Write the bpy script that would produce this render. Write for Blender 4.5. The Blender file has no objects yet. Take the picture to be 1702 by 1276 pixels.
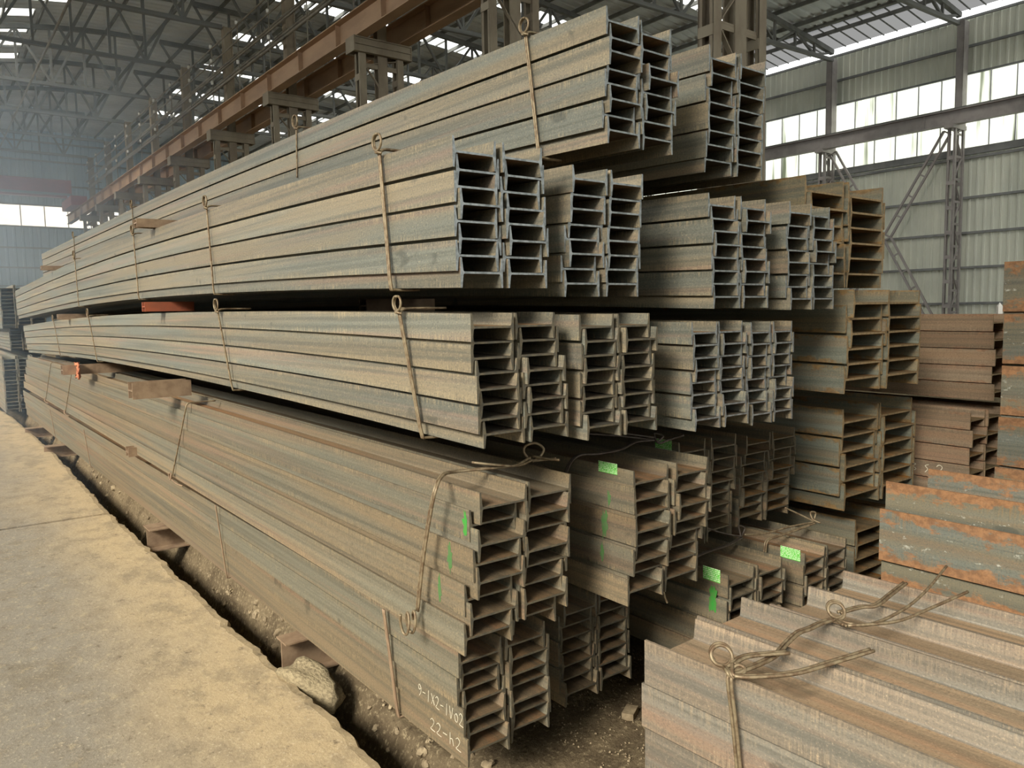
import bpy, bmesh, math, random
import numpy as np
from mathutils import Vector, Matrix, Euler, noise

random.seed(7)
S = bpy.context.scene
COL = S.collection
R = math.radians

# ------------------------------------------------------------------ camera
YAW, PITCH, ROLL = R(37.3), R(5.3), R(1.0)
f0 = Vector((math.sin(YAW), math.cos(YAW), 0)); rt = Vector((math.cos(YAW), -math.sin(YAW), 0)); zz = Vector((0, 0, 1))
fw = f0 * math.cos(PITCH) - zz * math.sin(PITCH)
u2 = zz * math.cos(PITCH) + f0 * math.sin(PITCH)
cr = rt * math.cos(ROLL) - u2 * math.sin(ROLL)
cu = u2 * math.cos(ROLL) + rt * math.sin(ROLL)
cam_d = bpy.data.cameras.new('camera')
cam = bpy.data.objects.new('camera', cam_d); COL.objects.link(cam)
m = Matrix((cr, cu, -fw)).transposed().to_4x4(); m.translation = (0, 0, 1.6)
cam.matrix_world = m
cam_d.sensor_width = 36.0; cam_d.lens = 1290.0 / 1702.0 * 36.0
cam_d.clip_start = 0.05; cam_d.clip_end = 400
S.camera = cam

# ------------------------------------------------------------------ world, sun, exposure
W = bpy.data.worlds.new('overcast_sky'); S.world = W; W.use_nodes = True
wb = W.node_tree.nodes['Background']
wb.inputs[0].default_value = (0.97, 0.985, 0.98, 1); wb.inputs[1].default_value = 1.0
sun_d = bpy.data.lights.new('sun', 'SUN'); sun_d.energy = 2.1; sun_d.angle = R(20); sun_d.color = (1.0, 0.93, 0.83)
sun = bpy.data.objects.new('sun', sun_d); COL.objects.link(sun)
SE, SA = R(33), R(22)
sd = Vector((math.cos(SE) * math.cos(SA), math.cos(SE) * math.sin(SA), -math.sin(SE)))
sun.rotation_euler = sd.to_track_quat('-Z', 'Y').to_euler(); sun.location = (-20, -15, 25)
S.view_settings.view_transform = 'Standard'; S.view_settings.look = 'None'
S.view_settings.gamma = 1.0; S.view_settings.use_curve_mapping = False
S.view_settings.exposure = 1.56
S.cycles.use_denoising = True
S.cycles.max_bounces = 7; S.cycles.diffuse_bounces = 4; S.cycles.transparent_max_bounces = 8
S.cycles.caustics_reflective = False; S.cycles.caustics_refractive = False

# ------------------------------------------------------------------ materials
def srgb(r, g, b):
    f = lambda c: (c / 255 / 12.92) if c / 255 <= 0.04045 else ((c / 255 + 0.055) / 1.055) ** 2.4
    return (f(r), f(g), f(b), 1)

class NT:
    def __init__(s, name):
        s.m = bpy.data.materials.new(name); s.m.use_nodes = True; s.t = s.m.node_tree
        s.b = s.t.nodes['Principled BSDF']
    def n(s, typ, **kw):
        o = s.t.nodes.new(typ)
        for k, v in kw.items():
            if k.startswith('i_'):
                o.inputs[int(k[2:])].default_value = v
            else: setattr(o, k, v)
        return o
    def l(s, a, b): s.t.links.new(a, b)
    def math(s, op, a, b=None, clamp=False):
        o = s.n('ShaderNodeMath', operation=op); o.use_clamp = clamp
        for i, v in enumerate((a, b)):
            if v is None: continue
            if isinstance(v, (int, float)): o.inputs[i].default_value = v
            else: s.l(v, o.inputs[i])
        return o.outputs[0]
    def mix(s, fac, a, b):
        o = s.n('ShaderNodeMix', data_type='RGBA')
        for sock, v in ((o.inputs[0], fac), (o.inputs[6], a), (o.inputs[7], b)):
            if isinstance(v, (int, float)): sock.default_value = v
            elif isinstance(v, tuple): sock.default_value = v
            else: s.l(v, sock)
        return o.outputs[2]
    def step(s, v, lo, hi):
        o = s.n('ShaderNodeMapRange', interpolation_type='SMOOTHSTEP'); o.inputs[1].default_value = lo; o.inputs[2].default_value = hi
        s.l(v, o.inputs[0]); return o.outputs[0]
    def coords(s, rnd=True):
        tc = s.n('ShaderNodeTexCoord').outputs['Object']
        if not rnd: return tc
        oi = s.n('ShaderNodeObjectInfo').outputs['Random']
        mul = s.n('ShaderNodeVectorMath', operation='ADD'); s.l(tc, mul.inputs[0])
        cv = s.n('ShaderNodeCombineXYZ')
        for k, f in enumerate((31.0, 57.0, 17.0)): s.l(s.math('MULTIPLY', oi, f), cv.inputs[k])
        s.l(cv.outputs[0], mul.inputs[1])
        s.rand = oi
        return mul.outputs[0]
    def noise(s, vec, scale, detail=3.0, rough=0.55, sc=1.0):
        mp = s.n('ShaderNodeMapping'); mp.inputs[3].default_value = scale; s.l(vec, mp.inputs[0])
        o = s.n('ShaderNodeTexNoise'); o.inputs['Scale'].default_value = sc; o.inputs['Detail'].default_value = detail; o.inputs['Roughness'].default_value = rough
        s.l(mp.outputs[0], o.inputs['Vector']); return o.outputs[0]
    def bump(s, h, strength, dist=0.01):
        o = s.n('ShaderNodeBump'); o.inputs['Strength'].default_value = strength; o.inputs['Distance'].default_value = dist
        s.l(h, o.inputs['Height']); s.l(o.outputs[0], s.b.inputs['Normal'])

def mat_steel(name, grey, warm, pink, brush, rust=None, rust_amt=0.0, rough=0.55, edge=0.35, spec=0.35, flake=None):
    """hot rolled face: long streaks of mill scale, brushed rust strokes along the flange tips"""
    t = NT(name); v = t.coords()
    at = t.n('ShaderNodeAttribute'); at.attribute_name = 'across'; ac = t.math('ABSOLUTE', at.outputs['Fac'])
    big = t.noise(v, (2.0, 0.30, 7.0), 3)
    st = t.noise(v, (35, 0.35, 42), 4, 0.6)
    st2 = t.noise(v, (12, 0.35, 20), 3)
    c = t.mix(t.step(big, 0.38, 0.62), grey, warm)
    c = t.mix(t.math('MULTIPLY', t.step(st2, 0.48, 0.72), 0.75), c, pink)
    dk = t.mix(t.math('MULTIPLY', t.step(st, 0.60, 0.32), 0.70), c, tuple(x * 0.55 for x in grey[:3]) + (1,))
    br = t.noise(v, (60, 140, 9), 4, 0.65)
    wav = t.noise(v, (2, 7, 2), 2)
    em = t.step(t.math('ADD', ac, t.math('MULTIPLY', t.math('SUBTRACT', wav, 0.5), 0.9)), edge, 1.0)
    pat = t.step(t.noise(v, (4, 3.2, 6), 4, 0.65), 0.36, 0.62)
    em = t.math('MULTIPLY', em, t.math('ADD', t.math('MULTIPLY', pat, 0.85), 0.15))
    bm = t.math('MULTIPLY', t.step(br, 0.44, 0.66), em)
    c = t.mix(t.math('MULTIPLY', bm, 0.7), dk, brush)
    bd = t.math('MULTIPLY', t.step(br, 0.50, 0.30), em)
    c = t.mix(t.math('MULTIPLY', bd, 0.5), c, tuple(x * 0.45 for x in warm[:3]) + (1,))
    fine = t.noise(v, (170, 130, 170), 3, 0.7)
    c = t.mix(t.math('MULTIPLY', t.step(fine, 0.56, 0.75), 0.35), c, tuple(min(1, x * 1.7) for x in brush[:3]) + (1,))
    c = t.mix(t.math('MULTIPLY', t.step(fine, 0.48, 0.32), 0.55), c, tuple(x * 0.5 for x in grey[:3]) + (1,))
    spot = t.noise(v, (3, 5, 9), 2)
    c = t.mix(t.math('MULTIPLY', t.step(spot, 0.70, 0.76), 0.55), c, tuple(x * 0.35 for x in grey[:3]) + (1,))
    if rust is not None:
        rn = t.noise(v, (13, 8, 19), 9, 0.72)
        rm = t.step(t.math('ADD', rn, t.math('MULTIPLY', ac, 0.42)), 0.85 - rust_amt, 0.95 - rust_amt)
        rc = t.mix(t.step(t.noise(v, (40, 30, 40), 5, 0.7), 0.38, 0.62), rust, tuple(x * k for x, k in zip(rust[:3], (0.62, 0.60, 0.62))) + (1,))
        c = t.mix(t.math('MULTIPLY', rm, 0.85), c, rc)
    if flake is not None:
        fn = t.noise(v, (26, 18, 40), 4, 0.7)
        fm = t.math('MULTIPLY', t.step(fn, 0.60, 0.66), t.step(ac, 0.6, 0.1))
        c = t.mix(t.math('MULTIPLY', fm, 0.8), c, flake)
    hs = t.n('ShaderNodeHueSaturation'); t.l(c, hs.inputs['Color'])
    t.l(t.math('ADD', t.math('MULTIPLY', t.rand, 0.30), 0.85), hs.inputs['Value'])
    t.l(hs.outputs[0], t.b.inputs['Base Color'])
    t.b.inputs['Roughness'].default_value = rough; t.b.inputs['Metallic'].default_value = 0.15
    t.b.inputs['Specular IOR Level'].default_value = spec
    t.bump(t.math('ADD', br, fine), 0.35, 0.004)
    return t.m

def mat_simple(name, c1, c2, scale=(6, 6, 6), rough=0.7, metal=0.0, bump=0.2, spec=0.3, detail=4):
    t = NT(name); v = t.coords(); n = t.noise(v, scale, detail, 0.6)
    t.l(t.mix(t.step(n, 0.35, 0.68), c1, c2), t.b.inputs['Base Color'])
    t.b.inputs['Roughness'].default_value = rough; t.b.inputs['Metallic'].default_value = metal
    t.b.inputs['Specular IOR Level'].default_value = spec
    if bump: t.bump(n, bump, 0.01)
    return t.m

M = {}
M['scale_light'] = mat_steel('mill_scale_light', srgb(124, 126, 114), srgb(142, 130, 106), srgb(146, 122, 104), srgb(178, 160, 124))
M['scale_brown'] = mat_steel('mill_scale_brown', srgb(122, 119, 102), srgb(136, 120, 94), srgb(142, 114, 92), srgb(164, 144, 108))
M['web_brown'] = mat_steel('web_dusty', srgb(122, 112, 92), srgb(142, 112, 80), srgb(146, 106, 74), srgb(160, 132, 96), rough=0.75, spec=0.15)
M['rust_yellow'] = mat_steel('mill_scale_rust_flecked', srgb(124, 128, 114), srgb(130, 120, 94), srgb(134, 114, 88), srgb(160, 140, 100), rust=srgb(150, 120, 76), rust_amt=0.03)
M['web_rust'] = mat_steel('web_rusty', srgb(116, 106, 84), srgb(136, 108, 72), srgb(150, 108, 64), srgb(156, 128, 86), rust=srgb(170, 118, 60), rust_amt=0.06, rough=0.8, spec=0.1)
M['rust_pink'] = mat_steel('mill_scale_pinkish', srgb(144, 140, 126), srgb(152, 134, 112), srgb(156, 128, 106), srgb(184, 164, 134), edge=0.15)
M['web_pink'] = mat_steel('web_pinkish', srgb(162, 144, 118), srgb(172, 144, 112), srgb(174, 138, 106), srgb(184, 156, 124), rough=0.7, spec=0.15)
M['rust_orange'] = mat_steel('mill_scale_orange_rust', srgb(128, 132, 120), srgb(132, 126, 104), srgb(140, 120, 96), srgb(160, 124, 78), rust=srgb(178, 130, 88), rust_amt=0.13, edge=0.2, flake=srgb(206, 206, 190))
M['rust_red'] = mat_steel('red_brown_rust', srgb(156, 138, 114), srgb(158, 132, 104), srgb(162, 126, 100), srgb(168, 144, 114), rust=srgb(166, 130, 100), rust_amt=0.0, rough=0.7)
M['web_shaded'] = mat_steel('web_scale_shade', srgb(78, 76, 68), srgb(88, 78, 64), srgb(92, 74, 58), srgb(104, 92, 72), rough=0.75, spec=0.15)  # undusted scale, darkened further: shade inside the cells put into colour
M['web_half_shaded'] = mat_steel('web_brown_scale_shade', srgb(104, 94, 76), srgb(116, 94, 68), srgb(122, 90, 62), srgb(128, 108, 80), rough=0.75, spec=0.15)  # lower tiers: cell shade put into the brown, less strongly
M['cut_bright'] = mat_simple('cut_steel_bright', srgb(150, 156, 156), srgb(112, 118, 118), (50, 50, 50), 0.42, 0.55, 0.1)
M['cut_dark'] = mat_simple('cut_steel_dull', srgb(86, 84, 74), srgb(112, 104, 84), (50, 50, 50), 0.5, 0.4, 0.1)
M['cut_rust'] = mat_simple('cut_steel_rusty', srgb(148, 128, 94), srgb(120, 102, 74), (50, 50, 50), 0.7, 0.1, 0.1)
M['wire'] = mat_simple('rusty_wire', srgb(150, 136, 108), srgb(112, 92, 70), (40, 40, 40), 0.5, 0.35, 0.1)
M['wire_dark'] = mat_simple('dark_wire', srgb(92, 84, 74), srgb(70, 60, 52), (40, 40, 40), 0.5, 0.35, 0.1)
M['spacer'] = mat_simple('spacer_steel', srgb(152, 130, 104), srgb(130, 108, 86), (14, 14, 14), 0.65, 0.1, 0.2)
M['spacer_red'] = mat_simple('spacer_red_oxide', srgb(158, 86, 58), srgb(136, 80, 58), (10, 10, 10), 0.7, 0.0, 0.2)
M['girder'] = mat_simple('brown_girder_paint', srgb(178, 148, 118), srgb(158, 130, 104), (2, .6, 2), 0.65, 0.0, 0.1)
M['column'] = mat_simple('dusty_column_paint', srgb(148, 138, 118), srgb(128, 116, 98), (2, 2, 1), 0.7, 0.0, 0.1)
M['truss'] = mat_simple('dark_truss_paint', srgb(118, 120, 116), srgb(100, 101, 98), (2, 2, 2), 0.7, 0.0, 0.0)
M['wall_col'] = mat_simple('grey_column_paint', srgb(158, 153, 149), srgb(142, 137, 134), (2, 2, 2), 0.6, 0.0, 0.0)
M['crane'] = mat_simple('crane_red_paint', srgb(156, 78, 84), srgb(138, 68, 76), (1, 1, 1), 0.6, 0.0, 0.0)
M['pipe'] = mat_simple('pipe_paint', srgb(132, 126, 112), srgb(104, 100, 90), (2, 2, 2), 0.5, 0.2, 0.0)
M['white'] = mat_simple('porcelain', srgb(235, 235, 228), srgb(220, 220, 214), (4, 4, 4), 0.3, 0.0, 0.0)
M['stone'] = mat_simple('stone', srgb(164, 150, 118), srgb(126, 114, 90), (9, 9, 9), 0.9, 0.0, 0.8, 0.1)
M['rubble'] = mat_simple('rubble', srgb(166, 150, 120), srgb(118, 104, 82), (12, 12, 12), 0.95, 0.0, 0.8, 0.1)
M['rag'] = mat_simple('orange_cloth', srgb(206, 132, 96), srgb(168, 108, 84), (14, 14, 14), 0.9, 0.0, 0.4, 0.1)
M['chalk'] = mat_simple('chalk', srgb(226, 220, 196), srgb(206, 198, 172), (60, 60, 60), 0.95, 0.0, 0.0, 0.1)
M['paint_faint'] = mat_simple('faded_green_paint', srgb(78, 120, 66), srgb(92, 116, 76), (60, 60, 60), 0.7, 0.0, 0.0)
M['paint_green'] = mat_simple('green_paint', srgb(62, 152, 62), srgb(84, 138, 66), (60, 60, 60), 0.6, 0.0, 0.0)

def mat_tag():
    t = NT('green_label_print'); v = t.coords()
    tc = t.n('ShaderNodeTexCoord'); sp = t.n('ShaderNodeSeparateXYZ'); t.l(tc.outputs['UV'], sp.inputs[0])
    row = t.math('FRACT', t.math('MULTIPLY', sp.outputs[1], 7.0))
    rm = t.step(row, 0.50, 0.55)
    mp = t.n('ShaderNodeMapping'); mp.inputs[3].default_value = (26, 7, 1); t.l(tc.outputs['UV'], mp.inputs[0])
    wn = t.n('ShaderNodeTexWhiteNoise'); fl = t.n('ShaderNodeVectorMath', operation='FLOOR'); t.l(mp.outputs[0], fl.inputs[0]); t.l(fl.outputs[0], wn.inputs[0])
    ink = t.math('MULTIPLY', rm, t.step(wn.outputs[0], 0.25, 0.3))
    t.l(t.mix(ink, srgb(112, 206, 88), srgb(216, 240, 196)), t.b.inputs['Base Color'])
    t.b.inputs['Roughness'].default_value = 0.45
    return t.m
M['tag'] = mat_tag()

def mat_concrete():
    t = NT('dusty_concrete'); v = t.coords(False)
    sp = t.n('ShaderNodeSeparateXYZ'); t.l(v, sp.inputs[0])
    n1 = t.noise(v, (0.8, 0.35, 1), 5, 0.6); n2 = t.noise(v, (7, 5, 5), 6, 0.65); n3 = t.noise(v, (60, 60, 60), 4, 0.7)
    d = t.step(t.math('ADD', sp.outputs[0], t.math('MULTIPLY', t.math('SUBTRACT', n1, 0.5), 1.3)), 0.35, 1.05)
    c = t.mix(d, srgb(146, 139, 124), srgb(184, 164, 128))
    c = t.mix(t.math('MULTIPLY', t.step(n2, 0.42, 0.70), 0.5), c, srgb(128, 116, 96))
    n4 = t.noise(v, (2.6, 1.4, 2), 6, 0.7); n5 = t.noise(v, (19, 15, 19), 5, 0.7)
    c = t.mix(t.math('MULTIPLY', t.step(n4, 0.53, 0.62), 0.45), c, srgb(124, 114, 94))
    c = t.mix(t.math('MULTIPLY', t.step(n5, 0.52, 0.68), 0.32), c, srgb(200, 182, 144))
    c = t.mix(t.math('MULTIPLY', t.step(n5, 0.42, 0.30), 0.7), c, srgb(100, 88, 70))
    c = t.mix(t.math('MULTIPLY', t.step(n3, 0.56, 0.70), 0.6), c, srgb(216, 202, 172))
    c = t.mix(t.math('MULTIPLY', t.step(n3, 0.42, 0.28), 0.6), c, srgb(100, 88, 68))
    t.l(c, t.b.inputs['Base Color']); t.b.inputs['Roughness'].default_value = 0.85; t.b.inputs['Specular IOR Level'].default_value = 0.25
    t.bump(t.math('ADD', t.math('MULTIPLY', n2, 0.25), t.math('ADD', n3, n5)), 0.5, 0.006)
    return t.m
M['concrete'] = mat_concrete()

def mat_dirt():
    t = NT('dry_dirt'); v = t.coords(False)
    n1 = t.noise(v, (3, 3, 3), 5, 0.6); n2 = t.noise(v, (46, 46, 46), 6, 0.75)
    c = t.mix(t.step(n1, 0.35, 0.65), srgb(132, 117, 91), srgb(100, 87, 67))
    c = t.mix(t.math('MULTIPLY', t.step(n2, 0.53, 0.64), 0.8), c, srgb(176, 160, 126))
    c = t.mix(t.math('MULTIPLY', t.step(n2, 0.44, 0.34), 0.8), c, srgb(70, 60, 46))
    t.l(c, t.b.inputs['Base Color']); t.b.inputs['Roughness'].default_value = 0.95; t.b.inputs['Specular IOR Level'].default_value = 0.1
    t.bump(n2, 0.8, 0.02)
    return t.m
M['dirt'] = mat_dirt()

def mat_sheet(name, c1, c2):
    t = NT(name); v = t.coords(False)
    n = t.noise(v, (0.5, 0.5, 0.3), 4); n2 = t.noise(v, (3, 3, 0.25), 4)
    c = t.mix(t.step(n, 0.35, 0.65), c1, c2)
    c = t.mix(t.math('MULTIPLY', t.step(n2, 0.55, 0.75), 0.25), c, tuple(x * 0.6 for x in c1[:3]) + (1,))
    t.l(c, t.b.inputs['Base Color']); t.b.inputs['Roughness'].default_value = 0.55
    return t.m
M['sheet_wall'] = mat_sheet('wall_sheet', srgb(218, 221, 205), srgb(202, 206, 192))
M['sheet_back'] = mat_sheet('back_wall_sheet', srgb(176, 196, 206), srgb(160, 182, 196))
M['sheet_roof'] = mat_sheet('roof_sheet', srgb(214, 220, 222), srgb(198, 205, 208))
M['girt'] = mat_simple('girt_steel', srgb(136, 138, 136), srgb(120, 122, 122), (2, 2, 2), 0.6, 0.0, 0.0)

def mat_pane(name, col, clear):
    t = NT(name); nt = t.t
    out = nt.nodes['Material Output']; nt.nodes.remove(t.b)
    tl = t.n('ShaderNodeBsdfTranslucent'); tl.inputs[0].default_value = col
    tr = t.n('ShaderNodeBsdfTransparent'); tr.inputs[0].default_value = (1, 1, 1, 1)
    mx = t.n('ShaderNodeMixShader'); mx.inputs[0].default_value = clear
    t.l(tl.outputs[0], mx.inputs[1]); t.l(tr.outputs[0], mx.inputs[2]); t.l(mx.outputs[0], out.inputs[0])
    return t.m
M['pane'] = mat_pane('translucent_panel', (0.92, 0.93, 0.86, 1), 0.55)
def mat_pane_wall():
    t = NT('streaked_window_panel'); out = t.t.nodes['Material Output']; t.t.nodes.remove(t.b)
    v = t.coords(False); n = t.noise(v, (1, 2.3, 0.10), 4, 0.65); n2 = t.noise(v, (1, .5, .2), 2)
    c = t.mix(t.math('MULTIPLY', t.step(n, 0.52, 0.66), t.step(n2, 0.40, 0.6)), (0.85, 0.87, 0.80, 1), (0.25, 0.275, 0.20, 1))
    tl = t.n('ShaderNodeBsdfTranslucent'); t.l(c, tl.inputs[0])
    tr = t.n('ShaderNodeBsdfTransparent'); mx = t.n('ShaderNodeMixShader'); mx.inputs[0].default_value = 0.08
    t.l(tl.outputs[0], mx.inputs[1]); t.l(tr.outputs[0], mx.inputs[2]); t.l(mx.outputs[0], out.inputs[0])
    return t.m
M['pane_wall'] = mat_pane_wall()
M['pane_dull'] = mat_pane('dusty_roof_panel', (0.07, 0.07, 0.07, 1), 0.03)

# ------------------------------------------------------------------ helpers
def tag(o, label=None, cat=None, group=None, kind=None):
    if label: o['label'] = label
    if cat: o['category'] = cat
    if group: o['group'] = group
    if kind: o['kind'] = kind
    return o

def link(name, data, parent=None, loc=None, rot=None):
    o = bpy.data.objects.new(name, data); COL.objects.link(o)
    if parent is not None: o.parent = parent
    if loc is not None: o.location = loc
    if rot is not None: o.rotation_euler = rot
    return o

class MB:
    def __init__(s): s.v = []; s.f = []; s.mi = []
    def quad(s, a, b, c, d, mi=0):
        i = len(s.v); s.v += [tuple(a), tuple(b), tuple(c), tuple(d)]; s.f.append((i, i + 1, i + 2, i + 3)); s.mi.append(mi)
    def box(s, x0, x1, y0, y1, z0, z1, mi=0):
        i = len(s.v)
        s.v += [(x0, y0, z0), (x1, y0, z0), (x1, y1, z0), (x0, y1, z0), (x0, y0, z1), (x1, y0, z1), (x1, y1, z1), (x0, y1, z1)]
        for q in ((0, 3, 2, 1), (4, 5, 6, 7), (0, 1, 5, 4), (1, 2, 6, 5), (2, 3, 7, 6), (3, 0, 4, 7)):
            s.f.append(tuple(i + k for k in q)); s.mi.append(mi)
    def bar(s, p, q, w, h, mi=0, up=(0, 0, 1)):
        p = Vector(p); q = Vector(q); d = (q - p).normalized(); u = Vector(up)
        if abs(d.dot(u)) > 0.98: u = Vector((1, 0, 0))
        a = d.cross(u).normalized() * (w / 2); b = a.cross(d).normalized() * (h / 2)
        i = len(s.v)
        for c in (p, q):
            for x, y in ((-1, -1), (1, -1), (1, 1), (-1, 1)): s.v.append(tuple(c + a * x + b * y))
        for f in ((0, 1, 2, 3), (7, 6, 5, 4), (0, 4, 5, 1), (1, 5, 6, 2), (2, 6, 7, 3), (3, 7, 4, 0)):
            s.f.append(tuple(i + k for k in f)); s.mi.append(mi)
    def tube(s, pts, r, n=7, mi=0):
        pts = [Vector(p) for p in pts]; base = len(s.v)
        prev = None
        for k, p in enumerate(pts):
            d = (pts[min(k + 1, len(pts) - 1)] - pts[max(k - 1, 0)]).normalized()
            if prev is None:
                u = Vector((0, 0, 1)) if abs(d.z) < 0.9 else Vector((1, 0, 0))
                a = d.cross(u).normalized()
            else: a = (prev - d * prev.dot(d)).normalized()
            prev = a; b = d.cross(a)
            for j in range(n):
                th = 2 * math.pi * j / n; s.v.append(tuple(p + (a * math.cos(th) + b * math.sin(th)) * r))
        for k in range(len(pts) - 1):
            for j in range(n):
                j2 = (j + 1) % n
                s.f.append((base + k * n + j, base + k * n + j2, base + (k + 1) * n + j2, base + (k + 1) * n + j)); s.mi.append(mi)
        s.f.append(tuple(base + j for j in reversed(range(n)))); s.mi.append(mi)
        s.f.append(tuple(base + (len(pts) - 1) * n + j for j in range(n))); s.mi.append(mi)
    def mesh(s, name, mats, smooth=False):
        me = bpy.data.meshes.new(name); me.from_pydata(s.v, [], s.f)
        for mt in (mats if isinstance(mats, (list, tuple)) else [mats]): me.materials.append(mt)
        me.polygons.foreach_set('material_index', s.mi)
        if smooth: me.polygons.foreach_set('use_smooth', [True] * len(s.f))
        me.update(); return me
    def obj(s, name, mats, parent=None, smooth=False, loc=None):
        return link(name, s.mesh(name, mats, smooth), parent, loc)

def spline(pts, n=6):
    P = [Vector(p) for p in pts]; out = []
    for i in range(len(P) - 1):
        p0, p1, p2, p3 = P[max(i - 1, 0)], P[i], P[i + 1], P[min(i + 2, len(P) - 1)]
        for k in range(n):
            t = k / n
            out.append(0.5 * ((2 * p1) + (p2 - p0) * t + (2 * p0 - 5 * p1 + 4 * p2 - p3) * t * t + (3 * p1 - p0 - 3 * p2 + p3) * t ** 3))
    out.append(P[-1]); return out

def unit_box(name, mat):
    b = MB(); b.box(-.5, .5, -.5, .5, 0, 1); return b.mesh(name, mat)

def strut(name, me, parent, p, q, w, h):
    """a straight member: the shared unit box stretched between p and q"""
    p = Vector(p); q = Vector(q); d = q - p
    o = link(name, me, parent); o.location = p
    o.rotation_euler = d.to_track_quat('Z', 'Y').to_euler(); o.scale = (w, h, d.length); return o

# ------------------------------------------------------------------ the setting: ground and roadway
GZ = -0.10
def ground_z(x, y):
    z = GZ + 0.030 * noise.noise((x * 1.7, y * 1.7, 0)) + 0.016 * noise.noise((x * 6, y * 6, 3)) + 0.014 * noise.noise((x * 15, y * 15, 6))
    if x < 2.4:
        u = min(1.0, max(0.0, (x - 1.40) / 0.10)); k = min(1.0, max(0.0, (y - 2.9) / 1.0))
        z += -0.20 * (1 - u) + u * (.075 - .004 * max(0, y - 4)) * k
    return z
def grid_mesh(name, xs, ys, mat, zf):
    nx, ny = len(xs), len(ys)
    v = [(x, y, zf(x, y)) for y in ys for x in xs]
    f = [(j * nx + i, j * nx + i + 1, (j + 1) * nx + i + 1, (j + 1) * nx + i) for j in range(ny - 1) for i in range(nx - 1)]
    me = bpy.data.meshes.new(name); me.from_pydata(v, [], f); me.materials.append(mat)
    me.polygons.foreach_set('use_smooth', [True] * len(f)); me.update(); return me
xs = [-60, -30, -12, 0.2] + list(np.arange(0.6, 1.1, 0.1)) + list(np.arange(1.1, 1.6, 0.025)) + list(np.arange(1.6, 3.4, 0.05)) + list(np.arange(3.4, 6, 0.3)) + [8, 12, 20, 30, 45, 70]
ys = [-60, -30, -14, -7] + list(np.arange(-3, 1.6, 0.25)) + list(np.arange(1.6, 7, 0.05)) + list(np.arange(7, 17, 0.14)) + [18, 22, 30, 45, 60, 90]
floor = link('floor', grid_mesh('floor', xs, ys, M['dirt'], lambda x, y: ground_z(x, y) if 0.2 < x < 5 and 0 < y < 17 else GZ - 0.03))
tag(floor, kind='structure')

roadway = tag(link('floor', None), kind='structure'); roadway.empty_display_size = 0.3
def edge_x(y):
    k = [(-60, 1.2), (2.0, 1.20), (2.36, 1.205), (2.85, 1.235), (3.9, 1.20), (5.1, 1.205), (7.1, 1.175), (10.5, 1.225), (15.5, 1.17), (17, 1.09), (30, 1.0), (70, 1.0)]
    x = float(np.interp(y, [a for a, _ in k], [b for _, b in k]))
    return x + 0.022 * noise.noise((y * 3.1, 0.3, 0)) + 0.016 * noise.noise((y * 11, 1.3, 0)) + 0.008 * noise.noise((y * 33, 2.3, 0))
def slab(y0, y1, dy):
    b = MB(); n = max(2, int((y1 - y0) / dy)); Y = [y0 + (y1 - y0) * i / n for i in range(n + 1)]
    cols = [-30.0, -8.0, 0.0, 0.6, 0.95]
    idx = []
    for y in Y:
        e = edge_x(y); row = []
        crumble = 0.012 + 0.012 * noise.noise((y * 9, 7, 0))
        pts = [(c, y, 0.004 * noise.noise((c * 2, y * 2, 5))) for c in cols]
        pts += [(e - 0.05, y, 0.0), (e - 0.012, y, -0.004 - max(0, crumble) * .4), (e, y, -0.02 - max(0, crumble)),
                (e - 0.012 + 0.02 * noise.noise((y * 14, 3, 0)), y, -0.09), (e - 0.03 + 0.02 * noise.noise((y * 10, 9, 0)), y, -0.24)]
        for p in pts: row.append(len(b.v)); b.v.append(p)
        idx.append(row)
    for a, c in zip(idx[:-1], idx[1:]):
        for i in range(len(a) - 1): b.f.append((a[i], a[i + 1], c[i + 1], c[i])); b.mi.append(0)
    for row in (idx[0], idx[-1]):          # end walls of the joint
        k = len(b.v); b.v.append((-30, b.v[row[0]][1], -0.24))
        b.f.append(tuple(row + [k])); b.mi.append(0)
    return b.obj('slab', M['concrete'], roadway)
slab(-6, 7.02, 0.035); slab(7.07, 19.0, 0.08); slab(19.02, 70, 1.0)

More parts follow.
